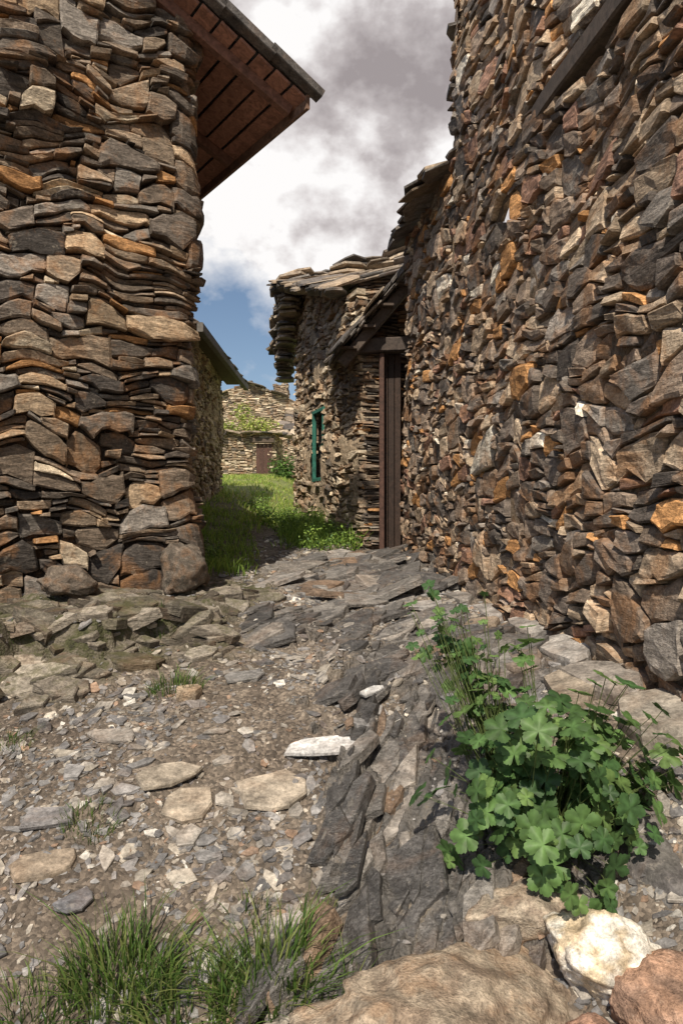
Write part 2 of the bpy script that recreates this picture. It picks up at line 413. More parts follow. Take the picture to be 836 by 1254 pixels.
# ---- LEFT HOUSE ---------------------------------------------------------
hl=empty('stone_house')
def szL(r,s,z):
    q=r.random()
    if q<.72: h=r.uniform(.022,.052);L=r.uniform(.12,.48)
    elif q<.89: h=r.uniform(.052,.095);L=r.uniform(.14,.38)
    else: h=r.uniform(.11,.19);L=h*r.uniform(1.2,2.2)
    if z<-.36: h=r.uniform(.10,.24);L=h*r.uniform(1.1,2.1)
    return L,h
g=np.array([.85,.527]);sd=np.array([-.56,.83]);c0=np.array([-1.03,5.0])
def topL(x,y):
    t=(x-c0[0])*g[0]+(y-c0[1])*g[1]
    return np.where(t>-.0,3.5,3.5-.465*t)*1.0
wl=[tuple(c0+sd*4.2),tuple(c0),tuple(c0-g*3.6)]
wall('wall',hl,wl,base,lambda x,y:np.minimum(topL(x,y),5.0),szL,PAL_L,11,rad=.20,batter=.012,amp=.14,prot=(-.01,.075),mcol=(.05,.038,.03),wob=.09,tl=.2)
rb=MB();rs=MB();rng=np.random.default_rng(4)
G3=np.array([.85,.527,0]);S3=np.array([-.60,.80,0]);C3=np.array([c0[0],c0[1],0])
def RP(t,s,dz=0):
    return C3+G3*t+S3*s+np.array([0,0,3.60-.465*t+dz])
npl=11
for k in range(npl):
    t0=.80-k*.145;col=np.array([.30,.15,.105])*rng.uniform(.7,1.25)
    box(rb,RP(t0-.075,-.16,-.03-rng.uniform(0,.006)),RP(t0-.075,4.3,-.03),.139,.022,col,up=np.cross(S3,RP(1,0)-RP(0,0)))
for k in range(5):
    s=.02+k*1.0
    box(rb,RP(.74,s,-.085),RP(-1.2,s,-.085),.07,.085,np.array([.20,.10,.07])*rng.uniform(.8,1.2))
box(rb,RP(.79,-.17,-.06),RP(.79,4.3,-.06),.03,.11,(.20,.12,.085))
rb.obj('roof_boards',M_wood,hl)
def sheet(mb,t0,t1,s0,s1,lift,col):
    V=[];F=[]
    ss=np.linspace(s0,s1,int((s1-s0)/.02)+1)
    wv=.012*np.sin(ss/.10*2*np.pi)
    rows=[(t0,-.012),(t0,.012),(t1,.012),(t1,-.012)]
    for t,o in rows+[rows[0]]:
        for a,b in zip(ss,wv): V.append(RP(t,a,lift+b+o+(0.02 if t==t1 else 0)))
    n=len(ss)
    for r in range(4):
        for i in range(n-1): F.append((r*n+i,r*n+i+1,(r+1)*n+i+1,(r+1)*n+i))
    F.append((0,n,2*n,3*n));F.append((n-1,4*n-1,3*n-1,2*n-1))
    mb.add(V,F,np.array(col))
for j in range(9):
    t1=.86-j*.42
    sheet(rs,t1-.46,t1,-.21+rng.uniform(-.01,.01),4.35,.02+.03,np.array([.13,.122,.118])*rng.uniform(.85,1.15))
for j in range(8):
    t1=.88-j*.40
    box(rs,RP(t1-.43,-.20,.035+.02),RP(t1,-.20,.035),.10,.07,np.array([.12,.11,.105])*rng.uniform(.8,1.2))
rs.obj('roof_sheets',M_slate,hl)
# ---- RIGHT HOUSE --------------------------------------------------------
hr=empty('stone_house')
def szR(r,s,z):
    q=r.random()
    if q<.36: h=r.uniform(.026,.055);L=r.uniform(.10,.30)
    elif q<.86: h=r.uniform(.055,.11);L=h*r.uniform(1.2,2.6)
    else: h=r.uniform(.11,.19);L=h*r.uniform(1.1,1.8)
    return L,h
wx=lambda y:1.66-.138*y
wall('wall',hr,[(wx(-.6),-.6),(wx(7.35),7.35),(3.2,7.65)],base,lambda x,y:np.where(y<5.70,5.6,2.84),szR,PAL_R,23,rad=.08,batter=.030,zref=.6,amp=.10,prot=(-.010,.032),mat=M_stoneR,mort=.026,mcol=(.17,.13,.095),
     holes=[(3.15,4.68,2.29,2.43),(4.95,5.35,1.74,1.99)],wob=.05,tl=.18,pw=1.0,mth=(.25,.5),taper=.34,core=-.034)
wall('upper_end_wall',hr,[(wx(5.66)+.06,5.70),(3.2,5.95)],const(2.8),const(5.6),szR,PAL_R,24,rad=.02,mat=M_stoneR)
lb=MB()
box(lb,(wx(2.6)+.14,2.55,2.365),(wx(4.05)+.12,4.08,2.355),.20,.12,(.075,.055,.042),seg=8,jit=.006,rng=rng)
lb.obj('wooden_lintel',M_wood,hr)
re=MB()
slates(re,(wx(5.75)-.13,5.75,2.87),(wx(7.45)-.10,7.45,2.87),(wx(5.75)+2,5.75,3.7),(wx(7.45)+2,7.45,3.7),6,7,rng,PAL_S,th=.035,layers=2)
slates(re,(wx(-.6)-.12,-.6,5.62),(wx(5.75)-.12,5.75,5.62),(wx(-.6)+2,-.6,6.5),(wx(5.75)+2,5.75,6.5),20,6,rng,PAL_S,th=.035,layers=2)
for k in range(5):
    zq=3.0+k*.52
    slab(re,(wx(5.68)+.12,5.72,zq),(1,0,0),(0,1,0),(0,0,1),.12,.12,.03,pick(rng,PAL_S),rng)
re.obj('roof_slates',M_slate,hr)
# ---- WINDOW / DOOR HOUSE ------------------------------------------------
hb=empty('stone_house')
def szB(r,s,z):
    h=r.uniform(.035,.11);return h*r.uniform(1.5,3.2),h
def szP(r,s,z):
    h=r.uniform(.022,.05);return r.uniform(.12,.32),h
pB=[(.22,7.80),(-.76,10.75),(1.5,11.4)]
def topB(x,y): return np.where(y<8.0,2.45,np.interp(y,[8.0,8.4,10.2,10.75,11.4],[2.45,2.6,3.28,3.1,3.0]))
sw=1.75
pa,wf=wall('wall',hb,pB,base,topB,szB,PAL_B,37,rad=.10,batter=.0,amp=.06,prot=(-.01,.035),mat=M_stoneR,mort=.05,mcol=(.42,.335,.24),holes=[(sw-.27,sw+.27,.42,1.42)],fine=.07)
wall('door_pier',hb,[(.47,7.86),(.235,7.80),(.18,8.0)],base,const(1.95),szP,PAL_L,38,rad=.02,prot=(0,.06),amp=.02,fine=.06)
wall('recess_wall',hb,[(1.2,8.35),(.2,8.30)],base,const(2.9),szP,PAL_L,39,rad=.02,fine=.08)
wb=MB()
def wp(s,z,d):
    x,y,nx_,ny_=pa.at(np.array([s]));return np.array([x[0]+nx_[0]*d,y[0]+ny_[0]*d,z])
gr_=(.03,.16,.12)
for (a,b) in (((sw-.24,.47),(sw-.24,1.38)),((sw+.24,.47),(sw+.24,1.38)),((sw-.27,.45),(sw+.27,.45)),((sw-.27,1.40),(sw+.27,1.40)),((sw,.47),(sw,1.38)),((sw-.22,.93),(sw+.22,.93))):
    mid=(a[0]==sw) or (a[1]==.93)
    dd=-.02 if not mid else -.09
    box(wb,wp(a[0],a[1],dd),wp(b[0],b[1],dd),.05 if not mid else .02,.05 if not mid else .02,gr_ if not mid else (.015,.06,.045),up=(pa.at(np.array([sw]))[2][0],pa.at(np.array([sw]))[3][0],0.01))
wb.obj('window_frame',M_wood,hb)
gm,nt,b_=mat_base('dark_glass');b_.inputs['Base Color'].default_value=(.015,.018,.02,1);b_.inputs['Roughness'].default_value=.25
gb=MB();gb.add([wp(sw-.3,.40,-.11),wp(sw+.3,.40,-.11),wp(sw+.3,1.45,-.11),wp(sw-.3,1.45,-.11)],[(0,1,2,3)],(.02,.02,.02));gb.obj('window_glass',gm,hb)
db=MB()
dc=(.04,.022,.015)
for k in range(3):
    box(db,(.50+k*.075,7.92,-.5),(.50+k*.075,7.92,1.95),.068,.04,np.array(dc)*(1+.25*(k==0)-.2*(k==1)),up=(0,1,0))
box(db,(.455,7.74,-.45),(.455,7.76,1.80),.055,.07,(.085,.042,.03),up=(0,1,0))
db.obj('wooden_door',M_wood,hb)
ro=MB()
slates(ro,(-.05,7.40,1.76),(-.12,8.7,1.84),(.78,7.40,2.70),(.78,8.7,2.78),4,5,rng,PAL_S,th=.035,layers=2,ov=1.5,jz=.02)
Ar=(-.92,10.1,3.36);Br=(-1.12,11.5,2.55);Er=(1.3,8.2,3.05);Dr=(-.12,8.15,2.66)
slates(ro,Dr,Ar,Er,(1.2,11.3,3.9),8,4,rng,PAL_B[:2]+PAL_S,th=.035,layers=2,ov=1.5,jz=.02,tilt=.05)
slates(ro,Ar,Br,(1.2,10.2,3.9),(1.1,11.6,3.3),6,5,rng,PAL_B[:2]+PAL_S,th=.05,layers=4,ov=1.3,jz=.04,tilt=.12)
for k in range(26):
    t=rng.random();p=np.array(Dr)*(1-t)+np.array(Ar)*t+np.array([.05,0,-.06*rng.random()])
    slab(ro,p,(1,0,0),(0,1,0),(0,.1,1),.13,.16,.04,pick(rng,PAL_S),rng)
for k in range(60):
    t=rng.random();p=np.array(Ar)*(1-t)+np.array(Br)*t+np.array([.13+.05*rng.random(),0,-.34*rng.random()])
    slab(ro,p,(1,0,0),(0,1,0),(0.1,.0,1),.15,.18,.04,pick(rng,PAL_S+PAL_B),rng)
ro.obj('roof_slates',M_slate,hb)
rbm=MB()
box(rbm,(.0,7.62,1.66),(.80,7.62,2.58),.12,.12,(.09,.065,.05),seg=4,jit=.008,rng=rng)
box(rbm,(.0,8.5,1.72),(.80,8.5,2.62),.12,.12,(.07,.05,.04))
for k in range(4): box(rbm,(.08+.2*k,7.45,1.80+.235*k),(.08+.2*k,8.7,1.86+.235*k),.18,.025,(.08,.055,.04))
box(rbm,(.15,7.74,1.86),(.9,7.74,1.90),.14,.16,(.065,.047,.038),seg=3,jit=.006,rng=rng)
rbm.obj('roof_beams',M_wood,hb)
# ---- FAR LEFT HOUSE ------------------------------------------------------
h4=empty('stone_house')
wall('wall',h4,[(-5,12.8),(-2.20,12.75),(-2.02,8.9),(-5,8.7)],base,const(2.42),szB,PAL_B,51,rad=.05,mat=M_stoneR,mort=.04,mcol=(.48,.39,.28),fine=.09,ds=.02,prot=(-.01,.03))
r4=MB()
slates(r4,(-1.80,8.7,2.42),(-1.80,12.9,2.42),(-4.5,8.7,3.7),(-4.5,12.9,3.7),12,8,rng,PAL_S,th=.03,layers=1,jz=.008,tilt=.02,ov=1.25)
r4.obj('roof_slates',M_slate,h4)
r4b=MB();box(r4b,(-1.80,8.7,2.36),(-1.80,12.95,2.36),.08,.12,(.14,.13,.12));box(r4b,(-2.0,8.7,2.42),(-2.0,12.9,2.42),.34,.03,(.10,.07,.05));r4b.obj('eave_board',M_wood,h4)
# ---- FAR HUT -------------------------------------------------------------
h5=empty('stone_hut')
def szF(r,s,z):
    h=r.uniform(.05,.13);return h*r.uniform(1.5,3),h
wall('wall',h5,[(-2.35,27),(-2.35,24),(-4.9,23.8),(-4.9,27)],base,const(2.72),szF,PAL_B,61,rad=.03,mat=M_stoneR,fine=.15,ds=.03,holes=[(3.08,3.72,0,2.45)],mcol=(.16,.12,.08))
r5=MB();slates(r5,(-5.05,23.6,2.76),(-2.1,23.75,2.76),(-5.05,27,3.0),(-2.1,27,3.0),8,6,rng,PAL_B[:3]+PAL_S,th=.07,layers=1);r5.obj('roof_slates',M_slate,h5)
d5=MB()
for k in range(4): box(d5,(-2.50-.14*k,23.99,.7),(-2.50-.14*k,23.99,2.4),.13,.05,np.array((.075,.035,.025))*(1+.2*(k%2)),up=(0,1,0))
box(d5,(-2.36,23.92,2.5),(-3.2,23.90,2.5),.2,.16,(.10,.07,.05));d5.obj('wooden_door',M_wood,h5)
# ---- FAR GABLE HOUSES ----------------------------------------------------
h6=empty('stone_house')
def topG(x,y): return np.where(y<32.2,6.0-.42*np.abs(x+4.3),4.6)
wall('wall',h6,[(-1.8,36),(-1.8,32),(-8,32)],base,topG,szF,PAL_B,71,rad=.03,mat=M_stoneR,fine=.2,ds=.045,mcol=(.22,.17,.12))
r6=MB()
slates(r6,(-4.3,31.8,6.1),(-4.3,36,6.1),(-1.5,31.8,4.9),(-1.5,36,4.9),8,5,rng,PAL_B[:3]+PAL_S,th=.07)
slates(r6,(-4.3,31.8,6.1),(-4.3,36,6.1),(-8.2,31.8,4.5),(-8.2,36,4.5),8,7,rng,PAL_B[:3]+PAL_S,th=.07)
r6.obj('roof_slates',M_slate,h6)
wall('chimney',h6,[(-2.55,33.6),(-2.55,33),(-3.25,33),(-3.25,33.6)],const(4.7),const(6.15),szF,PAL_B,72,rad=.02,mat=M_stoneR,fine=.2,ds=.03)
h7=empty('stone_house')
wall('wall',h7,[(1.5,29),(-2.3,29),(-2.4,33)],base,const(3.3),szF,PAL_B,75,rad=.03,mat=M_stoneR,fine=.2,ds=.045,mcol=(.22,.17,.12))
r7=MB();slates(r7,(-2.6,28.7,3.3),(1.6,28.7,3.3),(-2.6,32.8,5.2),(1.6,32.8,5.2),9,8,rng,PAL_B[:3]+PAL_S,th=.07);r7.obj('roof_slates',M_slate,h7)
# ---------------------------------------------------------------- loose slate gravel and bedrock blocks
rng=np.random.default_rng(99)
GP=[((.22,.212,.208),6),((.135,.13,.13),5),((.28,.255,.225),5),((.38,.34,.285),2.6),((.55,.52,.47),1.0),((.25,.17,.12),1.0)]
def gravel(n,xr,yr,smin,smax,pw,keep,thk=(.10,.38),pal=None,nb=None,nr=.17,yaw=None,asp=(.3,.9),sink=.3,lift=None,follow=1.):
    pal=pal or GP
    x=rng.uniform(*xr,n);y=rng.uniform(*yr,n)
    z,rm,sm=Hfull(x,y);k=keep(x,y,rm,sm)>rng.random(n)
    x,y,z=x[k],y[k],z[k];n=len(x)
    e=.02
    gx=(H(x+e,y)-H(x-e,y))/(2*e);gy=(H(x,y+e)-H(x,y-e))/(2*e)
    gx=np.clip(gx,-.5,.5)*follow;gy=np.clip(gy,-.5,.5)*follow
    nn=np.stack([-gx,-gy,np.ones(n)],-1)+rng.normal(size=(n,3))*nr
    if nb is not None: nn=nn+np.array(nb)
    nn/=np.linalg.norm(nn,axis=1)[:,None]
    a=rng.uniform(0,6.28,n) if yaw is None else yaw[0]+rng.normal(size=n)*yaw[1]
    t=np.stack([np.cos(a),np.sin(a),np.zeros(n)],-1)
    ay=np.cross(nn,t);ay/=np.linalg.norm(ay,axis=1)[:,None];ax=np.cross(ay,nn)
    s=smin+(smax-smin)*rng.random(n)**pw
    ap=rng.uniform(*asp,n);th=s*rng.uniform(thk[0],thk[1],n)
    m_=6;an=np.linspace(0,2*np.pi,m_,endpoint=False)[None,:]+rng.uniform(-.4,.4,(n,m_))
    rad=rng.uniform(.65,1.25,(n,m_))
    U=np.cos(an)*rad*s[:,None]*.5;W=np.sin(an)*rad*(s*ap)[:,None]*.5
    c=np.stack([x,y,z],-1)+nn*(th*sink)[:,None]
    if lift is not None: c[:,2]+=rng.uniform(lift[0],lift[1],n)
    hj=rng.uniform(-.12,.12,(n,m_))
    def ring(sc,h): return c[:,None,:]+(U*sc)[:,:,None]*ax[:,None,:]+(W*sc)[:,:,None]*ay[:,None,:]+(th[:,None]*(h+(hj if h>0 else 0*hj)))[:,:,None]*nn[:,None,:]
    V=np.stack([ring(1,-.5),ring(1,.38),ring(.93,.5)],1).reshape(-1,3)
    o=(np.arange(n)*18)[:,None]
    fl=[]
    for k in range(2):
        for i in range(6):
            j=(i+1)%6;fl.append([k*6+i,k*6+j,(k+1)*6+j,(k+1)*6+i])
    fq=(o[:,:,None]+np.array(fl)[None]).reshape(-1,4).tolist()
    ft=(o+np.arange(12,18)[None]).tolist()
    w=np.array([p[1] for p in pal]);pi=rng.choice(len(pal),n,p=w/w.sum())
    col=np.array([p[0] for p in pal])[pi]*rng.uniform(.7,1.25,(n,1))
    mb=MB();mb.v=[V];mb.c=[np.repeat(col,18,0)];mb.f=[tuple(q) for q in fq]+[tuple(q) for q in ft];mb.n=len(V)
    return mb
def keep(x,y,rm,sm):
    dR=1.66-.138*y-x
    cl=.2+.8*sst(fbm(x*1.6,y*1.6,77,3),-.3,.25)
    return cl*(1-.85*rm)*(1-.85*sm)*(dR>.03)*np.where((y>5)&(x<-1.0),0,1)
gmb=gravel(21000,(-2.2,1.3),(1.3,4.6),.009,.042,2.0,keep,(.08,.28))
gmb.merge(gravel(7000,(-1.5,1.0),(4.4,9),.02,.10,2.8,keep,(.06,.2)))
gmb.merge(gravel(6500,(-2.3,1.2),(1.4,6.5),.035,.12,2.6,lambda x,y,r,s:keep(x,y,r,s)+.05*s+.05*r,(.05,.16),nr=.12))
gmb.obj('gravel',M_slate)
DK=[((.085,.08,.077),5),((.125,.116,.108),5),((.18,.166,.152),3),((.26,.232,.205),1.4),((.20,.14,.098),.7)]
def inR(y0,y1,th=.4):
    return lambda x,y,r,s:(r>th)*(y>y0)*(y<y1)*(1.66-.138*y-x>.08)
rk=gravel(620,(-.3,1.0),(1.5,3.4),.10,.42,1.5,inR(1.5,3.4,.6),(.07,.16),DK,nb=(-.40,-.20,0),nr=.05,yaw=(1.15,.10),asp=(.22,.5),sink=-.15,lift=(-.03,.014),follow=.25)
rk.merge(gravel(520,(-.8,1.3),(3.2,4.9),.12,.45,1.5,inR(3.2,4.9,.5),(.06,.13),DK,nb=(-.20,-.25,0),nr=.05,yaw=(.5,.2),asp=(.25,.6),sink=-.1,lift=(-.03,.012),follow=.4))
rk.merge(gravel(520,(-1,1.1),(4.7,7.6),.18,.75,1.5,inR(4.7,7.6),(.04,.09),DK+[((.25,.23,.21),5)],nb=(-.10,-.15,0),nr=.04,yaw=(.2,.25),asp=(.35,.7),sink=-.1,lift=(-.03,.008),follow=.6))
rk.obj('bedrock_outcrop',M_rock)
MS=[((.13,.115,.085),3),((.17,.15,.12),4),((.23,.20,.165),4),((.30,.265,.22),2.5),((.09,.075,.06),3)]
lg=gravel(1500,(-3.2,-.3),(2.9,5.2),.09,.36,1.6,lambda x,y,r,s:s*(s>.3)*((x+1)*.527-(y-5)*.85>.02),(.14,.34),MS,nb=(.05,-.25,0),nr=.13,yaw=(.35,.3),asp=(.35,.75),sink=-.1,lift=(-.05,.008),follow=.6)
lg.obj('rock_ledge',M_ledge)
def px(u,v):
    a=(u-418)/836;t=(627-v)/836
    yy=np.linspace(1.3,14,3000);z=H(a*yy,yy);f=z-t*yy
    k=np.argmax(f>0);return a*yy[k],yy[k],z[k]
def flat(name,u,v,rx,ry,th,col,yaw,mat,lift=.0,seed=1,n=8,tilt=(0,0)):
    r=np.random.default_rng(seed);x,y,z=px(u,v);e=.12
    gx=float((H(x+e,y)-H(x-e,y))/(2*e));gy=float((H(x,y+e)-H(x,y-e))/(2*e))
    gx=np.clip(gx,-.25,.25);gy=np.clip(gy,-.1,.35)
    nn=np.array([-gx*.7+tilt[0],-gy*.7+tilt[1],1]);nn/=np.linalg.norm(nn)
    ax=np.array([math.cos(yaw),math.sin(yaw),0]);ay=np.cross(nn,ax);ay/=np.linalg.norm(ay);ax=np.cross(ay,nn)
    mb=MB();slab(mb,(x,y,z+lift+th*.25),ax,ay,nn,rx,ry,th,col,r,n=n,bev=.05)
    return mb.obj(name,mat)
flat('flat_stone',335,975,.13,.11,.025,(.38,.325,.26),.5,M_slate,.008,1,9)
flat('flat_stone',230,990,.10,.09,.025,(.36,.305,.24),.1,M_slate,.006,2,7)
flat('flat_stone',405,922,.17,.06,.02,(.58,.57,.56),-.05,M_slate,.015,3,9)
flat('flat_stone',205,952,.12,.06,.02,(.32,.275,.22),.4,M_slate,.006,4)
flat('flat_stone',300,832,.09,.06,.02,(.22,.21,.20),.2,M_slate,.012,5)
flat('flat_stone',60,1005,.10,.05,.02,(.20,.19,.19),.2,M_slate,.006,6)
flat('flat_stone',230,855,.06,.05,.05,(.40,.31,.22),.2,M_boul,.012,7)
flat('flat_stone',455,852,.07,.03,.015,(.44,.43,.42),.6,M_slate,.02,8)
flat('flat_stone',55,1060,.10,.06,.02,(.26,.21,.16),.2,M_slate,.0,9)
flat('flat_stone',520,745,.12,.09,.03,(.34,.32,.30),.2,M_slate,.015,19)
flat('flat_stone',140,905,.11,.05,.02,(.26,.235,.21),-.2,M_slate,.01,21)
flat('flat_stone',90,1110,.06,.04,.012,(.14,.14,.15),.7,M_slate,.01,22)
flat('flat_stone',350,1140,.07,.045,.02,(.32,.29,.27),.4,M_slate,.01,23)
KS=[(815,890,.20,.15,.10,(.28,.25,.21),1.9),(745,838,.19,.12,.07,(.27,.24,.21),1.8),(690,800,.20,.10,.06,(.32,.295,.27),1.75),(645,772,.20,.10,.06,(.28,.26,.24),1.7),(605,752,.18,.09,.05,(.31,.29,.27),1.7),(565,735,.16,.08,.05,(.22,.2,.18),1.7),(590,772,.14,.10,.05,(.28,.22,.165),1.2),
    (700,850,.16,.1,.06,(.25,.21,.165),1.4),(640,815,.14,.1,.06,(.2,.165,.135),1.4)]
for i,(u,v,rx,ry,th,c,yw) in enumerate(KS): flat('kerb_stone',u,v,rx,ry,th,c,yw,M_slate,.0,30+i,9,tilt=(-.12,0))
# ---------------------------------------------------------------- boulders
def boulder(name,c,r,col,seed,mat=M_boul,yaw=0,rough=.12,sub=5,col2=None,cuts=7,tilt=0):
    bm=bmesh.new();bmesh.ops.create_icosphere(bm,subdivisions=sub,radius=1)
    V=np.array([v.co[:] for v in bm.verts]);F=[[v.index for v in f.verts] for f in bm.faces];bm.free()
    rg=np.random.default_rng(seed)
    for k in range(cuts):
        d=rg.normal(size=3);d/=np.linalg.norm(d);h=rg.uniform(.55,.85)
        p=V@d;V=V-np.maximum(p-h,0)[:,None]*d[None,:]*.9
    a=fbm(V[:,0]*1.3+V[:,2]*.9+seed,V[:,1]*1.3-V[:,2]*.7,seed,4)+.5*fbm(V[:,2]*3+V[:,1],V[:,0]*3,seed+5,4)
    V=V*(1+rough*a)[:,None]*np.array(r)
    R=Matrix.Rotation(yaw,3,'Z')@Matrix.Rotation(tilt,3,'X')
    V=V@np.array(R).T+np.array(c)
    cv=np.tile(np.array(col,float),(len(V),1))
    if col2 is not None:
        w=sst(fbm(V[:,0]*12,V[:,1]*12+V[:,2]*8,seed+2,4),-.1,.4)[:,None];cv=cv*(1-w)+np.array(col2)*w
    mb=MB();mb.add(V,F,cv);return mb.obj(name,mat,smooth=True)
boulder('boulder',(.27,1.72,-1.31),(.38,.27,.19),(.38,.31,.235),3,yaw=.45,col2=(.25,.19,.14),rough=.18)
boulder('boulder',(.58,2.0,-1.20),(.25,.12,.10),(.40,.335,.26),5,yaw=.1,col2=(.28,.22,.17))
boulder('quartz_boulder',(.70,1.83,-1.20),(.165,.14,.12),(.76,.72,.64),8,mat=M_quartz,yaw=-.2,col2=(.56,.45,.31),rough=.2)
boulder('boulder',(.82,1.70,-1.22),(.14,.13,.10),(.36,.22,.15),9,yaw=.4,col2=(.28,.18,.13),rough=.16)
boulder('boulder',(.60,1.62,-1.28),(.08,.08,.06),(.35,.21,.15),10,yaw=.4)
boulder('boulder',(.50,1.52,-1.32),(.13,.10,.08),(.38,.31,.23),12,yaw=.2)
boulder('boulder',(1.04,2.05,-1.12),(.20,.34,.16),(.11,.10,.096),14,yaw=.25,mat=M_slate,col2=(.15,.14,.13),tilt=.3)
boulder('boulder',(1.22,2.45,-.95),(.17,.2,.15),(.18,.155,.13),15,yaw=.25,col2=(.25,.21,.165))
boulder('boulder',(-1.12,4.80,-.40),(.20,.18,.22),(.12,.10,.08),16,yaw=.5,col2=(.18,.145,.115),rough=.14)
boulder('boulder',(-1.75,4.42,-.46),(.21,.13,.12),(.15,.12,.095),17,yaw=.5,col2=(.2,.16,.125),rough=.14)
# ---------------------------------------------------------------- grass
def blades(x,y,h,w,rg,cols,lean=.45,zoff=-.01,outx=None,outy=None):
    n=len(x);z=H(x,y)+zoff
    a=rg.uniform(0,6.283,n);dx=np.cos(a);dy=np.sin(a)
    if outx is not None: dx=dx*.5+outx;dy=dy*.5+outy
    b=rg.uniform(0,6.283,n);sx=np.cos(b)*w*.5;sy=np.sin(b)*w*.5
    ln=lean*rg.uniform(.2,1.3,n)*h
    V=np.zeros((n,7,3))
    for k,(t,ww) in enumerate(((0,1),(.4,.9),(.75,.6))):
        cx=x+dx*ln*t**2;cy=y+dy*ln*t**2;cz=z+h*(t-.22*lean*t**3)
        V[:,2*k]=np.stack([cx-sx*ww,cy-sy*ww,cz],-1);V[:,2*k+1]=np.stack([cx+sx*ww,cy+sy*ww,cz],-1)
    V[:,6]=np.stack([x+dx*ln,y+dy*ln,z+h*(1-.22*lean)],-1)
    o=(np.arange(n)*7)[:,None,None]
    fq=(o+np.array([[0,1,3,2],[2,3,5,4]])[None]).reshape(-1,4).tolist();ft=(o+np.array([[4,5,6]])[None]).reshape(-1,3).tolist()
    c=np.array(cols)[rg.integers(0,len(cols),n)]*rg.uniform(.7,1.3,(n,1))
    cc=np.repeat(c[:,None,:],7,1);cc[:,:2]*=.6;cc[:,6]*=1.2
    mb=MB();mb.v=[V.reshape(-1,3)];mb.c=[cc.reshape(-1,3)];mb.f=[tuple(q) for q in fq]+[tuple(q) for q in ft];mb.n=n*7
    return mb
GC=[(.085,.15,.03),(.12,.19,.045),(.06,.115,.027),(.18,.21,.07)]
GY=[(.32,.40,.08),(.41,.47,.12),(.25,.33,.07),(.48,.47,.18)]
GW=[(.21,.33,.06),(.27,.39,.08),(.15,.25,.05)]
rg=np.random.default_rng(5)
def tuft(u,v,n,r,h,w=.004,lean=.7,cols=GC):
    x0,y0,_=px(u,v);a=rg.uniform(0,6.28,n);q=r*np.sqrt(rg.random(n))
    x=x0+np.cos(a)*q*1.3;y=y0+np.sin(a)*q
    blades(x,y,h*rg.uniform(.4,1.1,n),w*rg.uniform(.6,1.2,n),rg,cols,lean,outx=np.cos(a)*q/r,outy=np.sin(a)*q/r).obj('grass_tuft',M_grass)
tuft(150,1215,400,.12,.19,.006,1.0)
tuft(330,1220,400,.12,.17,.006,1.0)
tuft(240,1245,260,.12,.15,.006,1.0)
tuft(50,1250,160,.09,.12,.005,.9)
tuft(415,1205,70,.07,.10)
tuft(110,1010,180,.08,.07,.0035)
tuft(215,845,180,.10,.13,.005)
tuft(12,912,80,.07,.08)
tuft(305,1120,50,.05,.08)
tuft(395,1120,30,.05,.10)
tuft(195,770,40,.05,.07)
tuft(80,735,60,.10,.06);tuft(30,760,50,.08,.06);tuft(150,745,40,.08,.05)
def field(n,xr,yr,f,h,w,cols):
    x=rg.uniform(*xr,n);y=yr[0]+(yr[1]-yr[0])*rg.random(n);k=f(x,y)>rg.random(n);x=x[k];y=y[k]
    hh=h*(.5+.8*sst(fbm(x*1.5,y*1.5,91,2),-.4,.4))*rg.uniform(.5,1.2,len(x))
    return blades(x,y,hh,w*rg.uniform(.6,1.2,len(x)),rg,cols,.6)
def fL(x,y):
    return sst(-x,.095*y+.1,.14*y+.15)*(x>-3.5)*sst(y,5.6,6.2)
def fR(x,y):
    wxl=.22-.332*(y-7.8);e=-.35-.05*(y-7)
    return sst(x,e-.45,e)*sst(wxl+.05-x,-.05,0.02)*sst(y,7.6,8.3)
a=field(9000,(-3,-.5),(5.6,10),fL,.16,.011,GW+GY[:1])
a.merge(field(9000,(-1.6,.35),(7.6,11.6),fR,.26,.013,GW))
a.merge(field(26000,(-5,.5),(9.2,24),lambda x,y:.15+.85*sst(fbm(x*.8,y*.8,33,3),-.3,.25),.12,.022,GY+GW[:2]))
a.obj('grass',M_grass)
# ---------------------------------------------------------------- leafy weeds / bushes
def leafcloud(c,r,n,s,cols,seed):
    r_=np.random.default_rng(seed);mb=MB()
    d=r_.normal(size=(n,3));d/=np.linalg.norm(d,axis=1)[:,None]
    rad=r_.uniform(.35,1,n)*(1+.35*fbm(d[:,0]*2+seed,d[:,1]*2+d[:,2]*2,seed,3))
    P=np.array(c)+d*rad[:,None]*np.array(r)
    for p,dd in zip(P,d):
        nn=dd*.6+np.array([0,0,.7])+r_.normal(size=3)*.4;nn/=np.linalg.norm(nn)
        t=np.cross(nn,r_.normal(size=3));t/=np.linalg.norm(t);q=np.cross(nn,t)
        L=s*r_.uniform(.6,1.3)
        mb.add([p-t*L*.5,p+q*L*.25,p+t*L*.5+nn*-.1*L,p-q*L*.25],[(0,1,2,3)],np.array(cols[r_.integers(len(cols))])*r_.uniform(.6,1.3))
    return mb
w=MB()
for i in range(32):
    y=rg.uniform(7.6,10.8);x=.22-.332*(y-7.8)-rg.uniform(.05,.65)
    if y<8.2: x=rg.uniform(-.35,.2)
    w.merge(leafcloud((x,y,float(H(x,y))+.12),(.18,.18,rg.uniform(.12,.28)),150,.045,GW+[(.08,.16,.04)],100+i))
for i in range(10):
    y=rg.uniform(5.8,8.0);x=-.16*y-rg.uniform(.12,.4)
    w.merge(leafcloud((x,y,float(H(x,y))+.08),(.14,.14,rg.uniform(.08,.18)),120,.04,GC+GW,150+i))
w.obj('weeds',M_leaf)
leafcloud((-1.65,20,1.15),(.5,.5,.6),1500,.10,[(.06,.13,.025),(.10,.18,.035)],7).obj('bush',M_leaf)
v=leafcloud((-4.4,24.3,3.0),(.9,.5,.28),900,.12,GY,8)
